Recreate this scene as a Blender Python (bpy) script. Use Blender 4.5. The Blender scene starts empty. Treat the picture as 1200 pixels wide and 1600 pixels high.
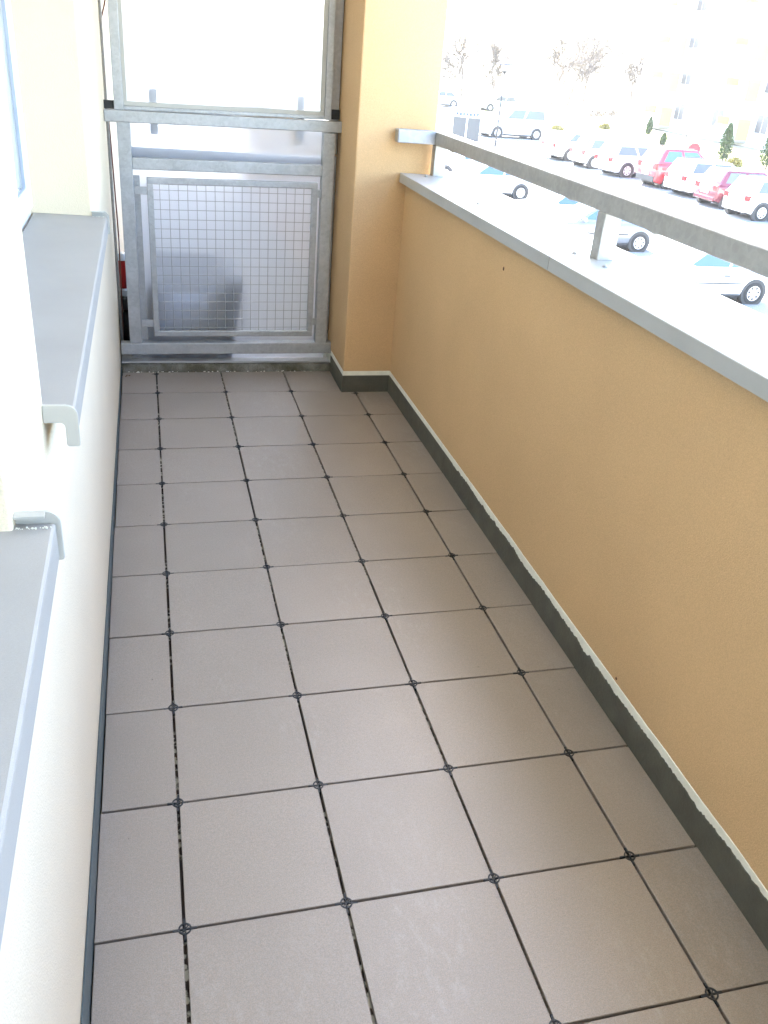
import bpy, bmesh, math, random
from mathutils import Vector, Matrix
random.seed(7)
R = math.radians
scn = bpy.context.scene
COL = scn.collection

# ------------------------------------------------------------------ camera
cd = bpy.data.cameras.new('camera')
cam = bpy.data.objects.new('camera', cd)
COL.objects.link(cam)
rt = Vector((0.9675123, -0.2404657, 0.0780778))
up = Vector((0.0476574, 0.4767483, 0.8777470))
fw = Vector((0.2482916, 0.8455101, -0.4727198))
mw = Matrix((( rt.x, up.x, -fw.x, -0.0016),
             ( rt.y, up.y, -fw.y, -1.1605),
             ( rt.z, up.z, -fw.z, 1.5866),
             (0, 0, 0, 1)))
cam.matrix_world = mw
cd.sensor_fit = 'HORIZONTAL'
cd.sensor_width = 36.0
cd.lens = 36.0 * 1345.27 / 1200.0
cd.clip_start = 0.02
cd.clip_end = 5000
scn.camera = cam

# ------------------------------------------------------------------ sky, sun, exposure
to_sun = Vector((0.07, 0.74, 0.67)).normalized()
SUN_EL = math.asin(to_sun.z)
SUN_ROT = math.atan2(to_sun.x, to_sun.y)
w = bpy.data.worlds.new('World')
scn.world = w
w.use_nodes = True
nt = w.node_tree
bg = nt.nodes['Background']
sky = nt.nodes.new('ShaderNodeTexSky')
sky.sky_type = 'NISHITA'
sky.sun_disc = False
sky.sun_elevation = SUN_EL
sky.sun_rotation = SUN_ROT
sky.air_density = 1.0
sky.dust_density = 1.0
nt.links.new(sky.outputs[0], bg.inputs[0])
bg.inputs[1].default_value = 0.15
sd = bpy.data.lights.new('sun', 'SUN')
sd.energy = 4.5
sd.angle = R(0.5)
sd.color = (1.0, 0.95, 0.88)
sun = bpy.data.objects.new('sun', sd)
sun.rotation_euler = to_sun.to_track_quat('Z', 'Y').to_euler()
sun.location = (0, 0, 30)
COL.objects.link(sun)
scn.view_settings.view_transform = 'Standard'
scn.view_settings.look = 'None'
scn.view_settings.gamma = 1
scn.view_settings.use_curve_mapping = False
scn.view_settings.exposure = 3.75

# ------------------------------------------------------------------ materials
def mat(name, col, rough=0.6, metal=0.0, var=0.0, vscale=8.0, grain=0.0, gscale=600.0,
        bump=0.0, bscale=300.0, spec=0.5, trans=0.0, ior=1.45, rand=0.0, col2=None, coat=0.0):
    m = bpy.data.materials.new(name)
    m.use_nodes = True
    n = m.node_tree.nodes
    l = m.node_tree.links
    b = n['Principled BSDF']
    b.inputs['Roughness'].default_value = rough
    b.inputs['Metallic'].default_value = metal
    b.inputs['Specular IOR Level'].default_value = spec
    b.inputs['Transmission Weight'].default_value = trans
    b.inputs['IOR'].default_value = ior
    b.inputs['Coat Weight'].default_value = coat
    b.inputs['Base Color'].default_value = (*col, 1)
    tc = n.new('ShaderNodeTexCoord')
    src = None
    def noise(scale, detail=4):
        t = n.new('ShaderNodeTexNoise')
        t.inputs['Scale'].default_value = scale
        t.inputs['Detail'].default_value = detail
        l.new(tc.outputs['Object'], t.inputs['Vector'])
        return t
    if var > 0 or grain > 0 or rand > 0 or col2:
        rgb = n.new('ShaderNodeRGB')
        rgb.outputs[0].default_value = (*col, 1)
        src = rgb.outputs[0]
        if col2:
            t = noise(vscale, 6)
            mr = n.new('ShaderNodeMapRange')
            mr.inputs[1].default_value = 0.42
            mr.inputs[2].default_value = 0.62
            l.new(t.outputs[0], mr.inputs[0])
            mx = n.new('ShaderNodeMix'); mx.data_type = 'RGBA'
            l.new(mr.outputs[0], mx.inputs[0])
            l.new(src, mx.inputs[6])
            mx.inputs[7].default_value = (*col2, 1)
            src = mx.outputs[2]
        for amt, sc, dt in ((var, vscale, 5), (grain, gscale, 2)):
            if amt > 0:
                t = noise(sc, dt)
                mr = n.new('ShaderNodeMapRange')
                mr.inputs[1].default_value = 0.3
                mr.inputs[2].default_value = 0.7
                mr.inputs[3].default_value = 1 - amt
                mr.inputs[4].default_value = 1 + amt
                l.new(t.outputs[0], mr.inputs[0])
                vm = n.new('ShaderNodeVectorMath'); vm.operation = 'SCALE'
                l.new(src, vm.inputs[0]); l.new(mr.outputs[0], vm.inputs['Scale'])
                src = vm.outputs[0]
        if rand > 0:
            oi = n.new('ShaderNodeObjectInfo')
            mr = n.new('ShaderNodeMapRange')
            mr.inputs[3].default_value = 1 - rand
            mr.inputs[4].default_value = 1 + rand
            l.new(oi.outputs['Random'], mr.inputs[0])
            vm = n.new('ShaderNodeVectorMath'); vm.operation = 'SCALE'
            l.new(src, vm.inputs[0]); l.new(mr.outputs[0], vm.inputs['Scale'])
            src = vm.outputs[0]
        l.new(src, b.inputs['Base Color'])
    if bump > 0:
        t = noise(bscale, 3)
        bp = n.new('ShaderNodeBump')
        bp.inputs['Strength'].default_value = bump
        bp.inputs['Distance'].default_value = 0.002
        l.new(t.outputs[0], bp.inputs['Height'])
        l.new(bp.outputs[0], b.inputs['Normal'])
    m['src'] = 1
    return m

def tile_material():
    m = bpy.data.materials.new('porcelain_tile')
    m.use_nodes = True
    n = m.node_tree.nodes; l = m.node_tree.links
    b = n['Principled BSDF']
    geo = n.new('ShaderNodeNewGeometry')
    oi = n.new('ShaderNodeObjectInfo')
    def noise(scale, detail, vec=None, rough=0.5):
        t = n.new('ShaderNodeTexNoise')
        t.inputs['Scale'].default_value = scale
        t.inputs['Detail'].default_value = detail
        t.inputs['Roughness'].default_value = rough
        l.new(vec or geo.outputs['Position'], t.inputs['Vector'])
        return t.outputs[0]
    def mr(src, a, b_, c, d):
        x = n.new('ShaderNodeMapRange')
        for i, v in enumerate((a, b_, c, d)):
            x.inputs[i + 1].default_value = v
        l.new(src, x.inputs[0])
        return x.outputs[0]
    def mult(x, y):
        k = n.new('ShaderNodeMath'); k.operation = 'MULTIPLY'
        l.new(x, k.inputs[0]); l.new(y, k.inputs[1])
        return k.outputs[0]
    f = mult(mr(noise(420, 2), .3, .7, .80, 1.20), mr(noise(3.0, 4), .3, .7, .95, 1.05))
    f = mult(f, mr(noise(140, 3), .3, .7, .94, 1.06))
    f = mult(f, mr(oi.outputs['Random'], 0, 1, .945, 1.055))
    # warm / cool speckle
    cr = n.new('ShaderNodeMix'); cr.data_type = 'RGBA'
    l.new(mr(noise(300, 2), .4, .6, 0, 1), cr.inputs[0])
    cr.inputs[6].default_value = (.258, .209, .172, 1)
    cr.inputs[7].default_value = (.244, .211, .184, 1)
    vm = n.new('ShaderNodeVectorMath'); vm.operation = 'SCALE'
    l.new(cr.outputs[2], vm.inputs[0]); l.new(f, vm.inputs['Scale'])
    # chalky smudges
    mp = n.new('ShaderNodeMapping')
    mp.inputs['Scale'].default_value = (1, .45, 1)
    l.new(geo.outputs['Position'], mp.inputs['Vector'])
    sm = mult(mr(noise(3.2, 3, mp.outputs[0]), .48, .68, 0, 1), mr(noise(42, 6, mp.outputs[0], .8), .50, .80, 0, .36))
    mx = n.new('ShaderNodeMix'); mx.data_type = 'RGBA'
    l.new(sm, mx.inputs[0]); l.new(vm.outputs[0], mx.inputs[6])
    mx.inputs[7].default_value = (.50, .48, .47, 1)
    # dust dots
    dots = mr(noise(70, 1), .185, .20, 1, 0)
    mx2 = n.new('ShaderNodeMix'); mx2.data_type = 'RGBA'
    l.new(dots, mx2.inputs[0]); l.new(mx.outputs[2], mx2.inputs[6])
    mx2.inputs[7].default_value = (.12, .09, .07, 1)
    l.new(mx2.outputs[2], b.inputs['Base Color'])
    l.new(mr(noise(9, 5), .3, .7, .44, .49), b.inputs['Roughness'])
    b.inputs['Specular IOR Level'].default_value = 1.0; b.inputs['IOR'].default_value = 1.55
    bp = n.new('ShaderNodeBump')
    bp.inputs['Strength'].default_value = .12
    bp.inputs['Distance'].default_value = .001
    l.new(noise(260, 2), bp.inputs['Height'])
    l.new(bp.outputs[0], b.inputs['Normal'])
    return m

def joint_material():
    m = bpy.data.materials.new('joint_bed')
    m.use_nodes = True
    n = m.node_tree.nodes; l = m.node_tree.links
    b = n['Principled BSDF']
    geo = n.new('ShaderNodeNewGeometry')
    t = n.new('ShaderNodeTexNoise'); t.inputs['Scale'].default_value = 55; t.inputs['Detail'].default_value = 2
    l.new(geo.outputs['Position'], t.inputs['Vector'])
    t2 = n.new('ShaderNodeTexNoise'); t2.inputs['Scale'].default_value = 3.5
    l.new(geo.outputs['Position'], t2.inputs['Vector'])
    a = n.new('ShaderNodeMapRange'); a.inputs[1].default_value = .50; a.inputs[2].default_value = .58
    l.new(t.outputs[0], a.inputs[0])
    c = n.new('ShaderNodeMapRange'); c.inputs[1].default_value = .45; c.inputs[2].default_value = .53
    l.new(t2.outputs[0], c.inputs[0])
    k = n.new('ShaderNodeMath'); k.operation = 'MULTIPLY'
    l.new(a.outputs[0], k.inputs[0]); l.new(c.outputs[0], k.inputs[1])
    mx = n.new('ShaderNodeMix'); mx.data_type = 'RGBA'
    l.new(k.outputs[0], mx.inputs[0])
    mx.inputs[6].default_value = (.022, .014, .011, 1)
    mx.inputs[7].default_value = (.42, .41, .36, 1)
    l.new(mx.outputs[2], b.inputs['Base Color'])
    b.inputs['Roughness'].default_value = .7
    return m

def galvanised(c0=(.34, .35, .36), c1=(.46, .47, .485)):
    m = bpy.data.materials.new('galvanised_steel')
    m.use_nodes = True
    n = m.node_tree.nodes; l = m.node_tree.links
    b = n['Principled BSDF']
    tc = n.new('ShaderNodeTexCoord')
    v = n.new('ShaderNodeTexVoronoi'); v.inputs['Scale'].default_value = 75
    l.new(tc.outputs['Object'], v.inputs['Vector'])
    t = n.new('ShaderNodeTexNoise'); t.inputs['Scale'].default_value = 14; t.inputs['Detail'].default_value = 8
    t.inputs['Roughness'].default_value = .65
    l.new(tc.outputs['Object'], t.inputs['Vector'])
    sx = n.new('ShaderNodeSeparateColor'); l.new(v.outputs['Color'], sx.inputs[0])
    ad = n.new('ShaderNodeMath'); ad.operation = 'MULTIPLY_ADD'
    ad.inputs[1].default_value = .22
    l.new(sx.outputs[0], ad.inputs[0]); l.new(t.outputs[0], ad.inputs[2])
    r = n.new('ShaderNodeValToRGB')
    r.color_ramp.elements[0].position = .35; r.color_ramp.elements[0].color = (*c0, 1)
    r.color_ramp.elements[1].position = .85; r.color_ramp.elements[1].color = (*c1, 1)
    l.new(ad.outputs[0], r.inputs[0])
    l.new(r.outputs[0], b.inputs['Base Color'])
    b.inputs['Metallic'].default_value = .45
    mr = n.new('ShaderNodeMapRange'); mr.inputs[3].default_value = .38; mr.inputs[4].default_value = .6
    l.new(t.outputs[0], mr.inputs[0]); l.new(mr.outputs[0], b.inputs['Roughness'])
    bp = n.new('ShaderNodeBump'); bp.inputs['Strength'].default_value = .15; bp.inputs['Distance'].default_value = .002
    l.new(t.outputs[0], bp.inputs['Height']); l.new(bp.outputs[0], b.inputs['Normal'])
    return m

def polycarbonate():
    m = bpy.data.materials.new('twinwall_sheet')
    m.use_nodes = True
    n = m.node_tree.nodes; l = m.node_tree.links
    n.remove(n['Principled BSDF'])
    out = n['Material Output']
    tr = n.new('ShaderNodeBsdfTranslucent'); tr.inputs[0].default_value = (.78, .81, .86, 1)
    rf = n.new('ShaderNodeBsdfRefraction'); rf.inputs['Color'].default_value = (.83, .855, .90, 1)
    rf.inputs['Roughness'].default_value = .34; rf.inputs['IOR'].default_value = 1.12
    gl = n.new('ShaderNodeBsdfGlossy'); gl.inputs['Roughness'].default_value = .25
    df = n.new('ShaderNodeBsdfDiffuse'); df.inputs[0].default_value = (.75, .78, .82, 1)
    a = n.new('ShaderNodeMixShader'); a.inputs[0].default_value = .72
    l.new(tr.outputs[0], a.inputs[1]); l.new(rf.outputs[0], a.inputs[2])
    c = n.new('ShaderNodeMixShader'); c.inputs[0].default_value = .12
    l.new(a.outputs[0], c.inputs[1]); l.new(df.outputs[0], c.inputs[2])
    d = n.new('ShaderNodeMixShader'); d.inputs[0].default_value = .05
    l.new(c.outputs[0], d.inputs[1]); l.new(gl.outputs[0], d.inputs[2])
    l.new(d.outputs[0], out.inputs[0])
    return m

M = {}
M['tile'] = tile_material()
M['joint'] = joint_material()
M['zinc'] = galvanised()
M['zinc_rail'] = galvanised((.31, .308, .295), (.42, .417, .40))
M['sheet'] = polycarbonate()
M['cream'] = mat('cream_render', (.745, .64, .475), .9, var=.03, vscale=2, grain=.07, gscale=420, bump=.55, bscale=330, spec=.2)
M['ochre'] = mat('ochre_render', (.60, .40, .215), .9, var=.065, vscale=1.6, grain=.10, gscale=380, bump=.6, bscale=330, spec=.2)
M['white_paint'] = mat('ceiling_paint', (.86, .84, .79), .9, var=.03, grain=.03)
M['cap'] = mat('grey_coated_metal', (.40, .405, .40), .42, .1, var=.05, vscale=6, grain=.04, gscale=900)
M['sill'] = mat('sill_metal', (.33, .315, .295), .55, .1, var=.05, vscale=5, grain=.05, gscale=900)
M['endcap'] = mat('sill_end_plastic', (.43, .42, .385), .42, var=.03)
M['membrane'] = mat('dark_membrane', (.088, .085, .068), .55, var=.18, vscale=14, grain=.1, gscale=300, bump=.5, bscale=90)
M['primer'] = mat('white_primer', (.80, .79, .70), .8, var=.06, vscale=30, bump=.5, bscale=120)
M['membrane_blue'] = mat('grey_green_membrane', (.075, .098, .10), .5, var=.12, vscale=14, bump=.4, bscale=90)
M['spacer'] = mat('dark_plastic', (.020, .024, .030), .5)
M['dark'] = mat('black_opening', (.02, .02, .02), .6)
M['concrete'] = mat('mossy_concrete', (.10, .092, .06), .95, var=.3, vscale=9, grain=.2, gscale=160, bump=1, bscale=120, col2=(.16, .155, .135))
M['con_plain'] = mat('plain_concrete', (.36, .35, .33), .9, var=.12, vscale=1.2, grain=.1, gscale=60)
M['pvc'] = mat('white_window_plastic', (.80, .80, .80), .3)
M['gasket'] = mat('grey_gasket', (.40, .45, .55), .6)
M['glass'] = mat('window_glass', (.95, .97, .97), .0, trans=1.0, ior=1.02)
M['curtain'] = mat('net_curtain', (.78, .78, .76), .9, var=.05, vscale=20)
M['cable'] = mat('brown_cable', (.16, .055, .03), .5)
M['red'] = mat('red_plastic', (.42, .015, .015), .35)
M['tin'] = mat('silver_cap', (.55, .58, .62), .3, .6)
M['chair'] = mat('dark_wicker', (.045, .035, .032), .6, var=.2, vscale=60)
M['cushion'] = mat('blue_grey_cushion', (.30, .36, .46), .9)
M['bag'] = mat('black_bag', (.015, .02, .025), .25, bump=1, bscale=25)
M['board'] = mat('worn_wood', (.20, .17, .12), .8, var=.2, vscale=20)
M['leaf_debris'] = mat('dry_leaf', (.13, .07, .04), .9)
M['hole'] = mat('drilled_hole', (.09, .035, .015), .9)
M['asphalt'] = mat('asphalt', (.27, .27, .26), .9, var=.15, vscale=.35, grain=.2, gscale=30)
M['paving'] = mat('concrete_paving', (.36, .35, .33), .9, var=.1, vscale=.6, grain=.1, gscale=20)
M['line'] = mat('road_paint', (.75, .75, .73), .8)
M['lawn'] = mat('dry_lawn', (.16, .16, .06), .95, var=.25, vscale=.8, grain=.3, gscale=25)
M['field'] = mat('distant_ground', (.25, .24, .17), .95, var=.2, vscale=.05)
M['car_white'] = mat('white_car_paint', (.80, .80, .80), .25, coat=1)
M['car_silver'] = mat('silver_car_paint', (.24, .25, .27), .3, .4, coat=1)
M['car_red'] = mat('red_car_paint', (.36, .028, .034), .25, coat=1)
M['car_dred'] = mat('maroon_car_paint', (.13, .018, .03), .25, coat=1)
M['car_cream'] = mat('cream_car_paint', (.72, .71, .66), .25, coat=1)
M['carglass'] = mat('car_glass', (.04, .09, .20), .04, spec=1.0)  # blue of the reflected sky is painted into the base colour
M['carglass_pale'] = mat('pale_car_glass', (.085, .09, .085), .08, spec=1.0)  # far-row panes: bright reflections painted in as a milky base colour
M['trim'] = mat('black_car_trim', (.045, .045, .045), .6)
M['tyre'] = mat('tyre_rubber', (.03, .03, .03), .85)
M['rim'] = mat('alloy_rim', (.62, .62, .63), .35, .5)
M['taillight'] = mat('tail_light', (.50, .02, .02), .2)
M['headlight'] = mat('head_light', (.70, .72, .75), .1)
M['plate'] = mat('number_plate', (.75, .75, .72), .5)
M['boxgrey'] = mat('grey_sheet_metal', (.06, .065, .07), .5, .1)
M['boxblue'] = mat('blue_grey_panel', (.04, .07, .13), .5)
M['pole'] = mat('lamp_pole_paint', (.03, .03, .03), .5)
M['lampglass'] = mat('opal_glass', (.80, .80, .80), .3)
M['lamphat'] = mat('lamp_hat_paint', (.012, .03, .075), .6)
M['signred'] = mat('sign_red', (.50, .02, .03), .5)
M['block'] = mat('white_block_render', (.80, .78, .72), .9)
M['blockyellow'] = mat('yellow_block_render', (.58, .40, .18), .9)
M['blockglass'] = mat('far_window_glass', (.09, .09, .10), .3)
M['bark'] = mat('grey_brown_bark', (.12, .095, .075), .95, var=.2, vscale=3)
M['twig'] = mat('brown_twigs', (.135, .11, .085), .95)
M['thuja'] = mat('thuja_green', (.05, .085, .025), .9, rand=.1, var=.35, vscale=3)
M['shrub'] = mat('yellow_shrub', (.22, .19, .05), .9, var=.3, vscale=5)

# ------------------------------------------------------------------ helpers
def new_bm(): return bmesh.new()
def add_box(bm, a, b, rot=None, mi=0):
    x0, y0, z0 = a; x1, y1, z1 = b
    vs = [bm.verts.new(p) for p in ((x0,y0,z0),(x1,y0,z0),(x1,y1,z0),(x0,y1,z0),(x0,y0,z1),(x1,y0,z1),(x1,y1,z1),(x0,y1,z1))]
    if rot is not None:
        for v in vs: v.co = rot @ v.co
    for f in ((3,2,1,0),(4,5,6,7),(0,1,5,4),(1,2,6,5),(2,3,7,6),(3,0,4,7)):
        ff = bm.faces.new([vs[i] for i in f]); ff.material_index = mi
    return vs
def add_tube(bm, p0, p1, r0, r1=None, n=10, caps=True):
    p0 = Vector(p0); p1 = Vector(p1); r1 = r0 if r1 is None else r1
    d = (p1 - p0).normalized()
    a = d.orthogonal().normalized(); b = d.cross(a)
    A = [bm.verts.new(p0 + r0*(math.cos(2*math.pi*i/n)*a + math.sin(2*math.pi*i/n)*b)) for i in range(n)]
    B = [bm.verts.new(p1 + r1*(math.cos(2*math.pi*i/n)*a + math.sin(2*math.pi*i/n)*b)) for i in range(n)]
    for i in range(n):
        bm.faces.new((A[i], A[(i+1)%n], B[(i+1)%n], B[i]))
    if caps:
        bm.faces.new(A[::-1]); bm.faces.new(B)
def add_lathe(bm, prof, c=(0,0,0), n=16):
    rings = []
    for r, z in prof:
        rings.append([bm.verts.new((c[0]+r*math.cos(2*math.pi*i/n), c[1]+r*math.sin(2*math.pi*i/n), c[2]+z)) for i in range(n)])
    for a, b in zip(rings, rings[1:]):
        for i in range(n):
            bm.faces.new((a[i], a[(i+1)%n], b[(i+1)%n], b[i]))
    bm.faces.new(rings[0][::-1]); bm.faces.new(rings[-1])
def add_prism(bm, poly, off):
    """poly: list of 3D points, off: extrusion vector"""
    off = Vector(off)
    A = [bm.verts.new(Vector(p)) for p in poly]
    B = [bm.verts.new(Vector(p)+off) for p in poly]
    n = len(A)
    bm.faces.new(A[::-1]); bm.faces.new(B)
    for i in range(n):
        bm.faces.new((A[i], A[(i+1)%n], B[(i+1)%n], B[i]))
def obj(name, bm, m, parent=None, bevel=0.0, smooth=False, segs=2):
    bmesh.ops.recalc_face_normals(bm, faces=bm.faces)
    me = bpy.data.meshes.new(name)
    bm.to_mesh(me); bm.free()
    me.materials.append(M[m] if isinstance(m, str) else m)
    if smooth:
        for p in me.polygons: p.use_smooth = True
    o = bpy.data.objects.new(name, me)
    COL.objects.link(o)
    if parent is not None: o.parent = parent
    if bevel > 0:
        md = o.modifiers.new('bevel', 'BEVEL')
        md.width = bevel; md.segments = segs; md.limit_method = 'ANGLE'; md.angle_limit = R(40)
        md.harden_normals = False
    return o
def box(name, a, b, m, parent=None, bevel=0.0, rot=None):
    bm = new_bm(); add_box(bm, a, b, rot)
    return obj(name, bm, m, parent, bevel)
def tag(o, label=None, cat=None, group=None, kind=None):
    if label: o['label'] = label
    if cat: o['category'] = cat
    if group: o['group'] = group
    if kind: o['kind'] = kind
    return o
def thing(name, label, cat, loc=(0,0,0), rz=0, group=None):
    o = bpy.data.objects.new(name, None); COL.objects.link(o)
    o.location = loc; o.rotation_euler = (0, 0, rz); o.empty_display_size = .1
    return tag(o, label, cat, group)
def share(src, parent, loc=None, rz=None):
    c = src.copy(); COL.objects.link(c); c.parent = parent
    if loc is not None: c.location = loc
    if rz is not None: c.rotation_euler = (0, 0, rz)
    return c

# ------------------------------------------------------------------ ground
def ground_z(x, y):
    t = max((x-17.5)/4, (y-38)/8); t = min(1, max(0, t)); t = t*t*(3-2*t)
    return -3.8 + .8*t
def grid_sheet(name, xs, ys, m, dz=0.0, parent=None):
    bm = new_bm()
    V = [[bm.verts.new((x, y, ground_z(x, y)+dz)) for y in ys] for x in xs]
    for i in range(len(xs)-1):
        for j in range(len(ys)-1):
            bm.faces.new((V[i][j], V[i+1][j], V[i+1][j+1], V[i][j+1]))
    return obj(name, bm, m, parent, smooth=True)
def steps(a, b, s):
    n = max(1, int(round((b-a)/s)))
    return [a + (b-a)*i/n for i in range(n+1)]
gxs = [-1500, -400, -60] + steps(-20, 60, 1.0) + [90, 200, 500, 2500]
gys = [-800, -200, -40] + steps(-20, 130, 1.5) + [200, 400, 900, 3500]
tag(grid_sheet('ground', gxs, gys, 'field'), kind='structure')
tag(grid_sheet('parking_lot', steps(9, 29, 1.0), steps(-20, 130, 1.5), 'asphalt', .006), kind='structure')
tag(grid_sheet('pavement', steps(1.6, 8.8, .9), steps(-20, 130, 3), 'paving', .006), kind='structure')
tag(grid_sheet('lawn', steps(31.2, 44, 1.0), steps(-10, 110, 3), 'lawn', .02), kind='structure')
pv = tag(grid_sheet('footpath', steps(29.3, 31.1, .9), steps(-10, 110, 1.5), 'paving', .10), kind='structure')
bm = new_bm()
for y in steps(-10, 108, 2.0)[:-1]:
    add_box(bm, (29.05, y, -3.1), (29.28, y+1.98, -2.88))
tag(obj('kerb', bm, 'con_plain', None), kind='structure')
mk = bpy.data.objects.new('road_markings', None); COL.objects.link(mk); mk['kind'] = 'structure'
for i in range(12):
    y = 26.55 + 2.7*i
    bm = new_bm(); add_box(bm, (22.0, y, -2.993), (27, y+.12, -2.989)); obj('bay_line', bm, 'line', mk)

# ------------------------------------------------------------------ balcony floor
floor = bpy.data.objects.new('floor', None); COL.objects.link(floor); floor['kind'] = 'structure'
box('floor_slab', (-.17, -6.2, -.25), (1.40, 11, -.024), 'con_plain', floor)
box('joint_bed', (-.172, -6.1, -.0235), (1.175, 3.305, -.014), 'joint', floor)
S = .333
def tile_mesh(w, d, key, cache={}):
    k = (round(w, 4), round(d, 4), key)
    if k in cache: return cache[k]
    bm = new_bm(); e = .0011; t = .0125
    A = [bm.verts.new(p) for p in ((0,0,-t),(w,0,-t),(w,d,-t),(0,d,-t))]
    B = [bm.verts.new(p) for p in ((0,0,-e),(w,0,-e),(w,d,-e),(0,d,-e))]
    C = [bm.verts.new(p) for p in ((e,e,0),(w-e,e,0),(w-e,d-e,0),(e,d-e,0))]
    for P, Q in ((A,B),(B,C)):
        for i in range(4): bm.faces.new((P[i],P[(i+1)%4],Q[(i+1)%4],Q[i]))
    bm.faces.new(C); bm.faces.new(A[::-1])
    bmesh.ops.recalc_face_normals(bm, faces=bm.faces)
    me = bpy.data.meshes.new('tile'); bm.to_mesh(me); bm.free(); me.materials.append(M['tile'])
    cache[k] = me
    return me
def add_tile(x0, x1, y0, y1):
    o = bpy.data.objects.new('tile', tile_mesh(x1-x0, y1-y0, 0)); COL.objects.link(o); o.parent = floor
    o.location = (x0+random.uniform(-.0005,.0005), y0+random.uniform(-.0004,.0004), random.uniform(-.0007,.0005))
    o.rotation_euler = (random.uniform(-.0012,.0012), random.uniform(-.0012,.0012), random.uniform(-.0012,.0012))
GX, GY = .0034, .0029
cols = [(-.171, -GX)] + [(k*S+GX, (k+1)*S-GX) for k in range(3)] + [(3*S+GX, 1.172)]
for r in range(-17, 10):
    y0 = r*S+GY; y1 = (r+1)*S-GY
    if r == 9: y1 = 3.298
    for ci, (x0, x1) in enumerate(cols):
        a, b_ = x0, x1
        yy = y1
        if r == 9 and ci == 4: continue
        if r == 9 and ci == 3: b_ = .925
        if r == 8 and ci == 4: yy = 2.974
        if ci == 0: a += random.uniform(-.002, .001)
        if ci == 4: b_ += random.uniform(-.001, .002)
        add_tile(a, b_, y0, yy)
# plastic tile spacers: ring with a cross and short wings lying on the joints
def spacer_mesh():
    bm = new_bm(); n = 20
    ro, ri, z0, z1 = .0134, .0102, -.004, .0017
    ring = []
    for i in range(n):
        c, s = math.cos(2*math.pi*i/n), math.sin(2*math.pi*i/n)
        ring.append([bm.verts.new((r*c, r*s, z)) for r, z in ((ro,z0),(ro,z1),(ri,z1),(ri,z0))])
    for i in range(n):
        a, b = ring[i], ring[(i+1)%n]
        for k in range(4): bm.faces.new((a[k], b[k], b[(k+1)%4], a[(k+1)%4]))
    for k in range(4):
        rot = Matrix.Rotation(k*math.pi/2, 4, 'Z')
        add_box(bm, (.0005, -.0011, -.004), (.0106, .0011, .0012), rot)
        add_box(bm, (.0128, -.0021, -.006), (.024, .0021, .0004), rot)
    rot = Matrix.Rotation(R(45), 4, 'Z')
    add_box(bm, (-.0106, -.0009, -.004), (.0106, .0009, .0009), rot)
    bmesh.ops.recalc_face_normals(bm, faces=bm.faces)
    me = bpy.data.meshes.new('tile_spacer'); bm.to_mesh(me); bm.free(); me.materials.append(M['spacer'])
    return me
spm = spacer_mesh()
for r in range(-17, 11):
    for k in range(4):
        y = r*S if r < 10 else 3.272
        if r == 10 and k != 0: continue
        if r == 9 and k == 3: y = 2.955
        o = bpy.data.objects.new('tile_spacer', spm); COL.objects.link(o); o.parent = floor
        o.location = (k*S+random.uniform(-.0012,.0012), y+random.uniform(-.001,.001), 0)
        o.rotation_euler = (0, 0, random.uniform(-.08, .08))

# ------------------------------------------------------------------ skirting (membrane strips with a torn upper edge)
def strip(name, path, nrm_off, zb, ztop, m, parent, step=.006, thick=.003):
    """vertical strip following a polyline; ztop(s) gives the height of the upper edge"""
    bm = new_bm(); pts = []; s = 0.0
    for (x0, y0), (x1, y1) in zip(path, path[1:]):
        L = math.hypot(x1-x0, y1-y0); n = max(1, int(L/step))
        for i in range(n):
            t = i/n; pts.append((x0+(x1-x0)*t, y0+(y1-y0)*t, s+L*t))
        s += L
    pts.append((*path[-1], s))
    prev = None
    for i, (x, y, q) in enumerate(pts):
        # back side normal: to the right of travel
        j = min(i, len(pts)-2)
        dx = pts[j+1][0]-pts[j][0]; dy = pts[j+1][1]-pts[j][1]; L = math.hypot(dx, dy)
        nx, ny = dy/L, -dx/L
        zt = ztop(q)
        cur = [bm.verts.new((x, y, zb)), bm.verts.new((x, y, zt-.0015)), bm.verts.new((x+nx*.0015, y+ny*.0015, zt)), bm.verts.new((x+nx*thick, y+ny*thick, zt)), bm.verts.new((x+nx*thick, y+ny*thick, zb))]
        if prev:
            for k in range(4): bm.faces.new((prev[k], cur[k], cur[k+1], prev[k+1]))
        prev = cur
    return obj(name, bm, m, parent)
def walk(seed, base, amp, fine, L=8.0, step=.006, smooth=25):
    rnd = random.Random(seed); n = int(L/step)+3
    raw = [rnd.uniform(-1, 1) for _ in range(n//smooth+4)]
    jag = [0.0]*n
    for _ in range(int(L*9)):
        c = rnd.randrange(n); wd = rnd.randrange(1, 5); h = rnd.uniform(-1, 1.0)
        for k in range(-wd, wd+1):
            if 0 <= c+k < n: jag[c+k] += h*(1-abs(k)/(wd+1))
    fn = [rnd.uniform(-1, 1) for _ in range(n)]
    def f(s):
        i = min(n-2, int(s/step)); u = i/smooth; k = int(u); t = u-k; t = t*t*(3-2*t)
        return base + amp*(raw[k]*(1-t)+raw[k+1]*t) + fine*(jag[i]+.35*fn[i])
    return f
skr = thing('skirting', 'dark grey-green membrane skirting with ragged white primer edge below the ochre wall', 'skirting')
X0, Y0 = 1.178, 2.98
def rpath(d):
    return [(X0-d, -6.1), (X0-d, Y0-d), (.93-d, Y0-d), (.93-d, 3.30)]
strip('primer_band', rpath(.0018), 0, .03, walk(3, .110, .003, .0016), 'primer', skr)
strip('membrane_band', rpath(.0045), 0, -.02, walk(5, .088, .006, .0072), 'membrane', skr, thick=.0026)
skl = thing('skirting', 'narrow blue-grey membrane skirting along the foot of the cream window wall', 'skirting')
wl = walk(9, 0, .003, .0012)
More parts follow.
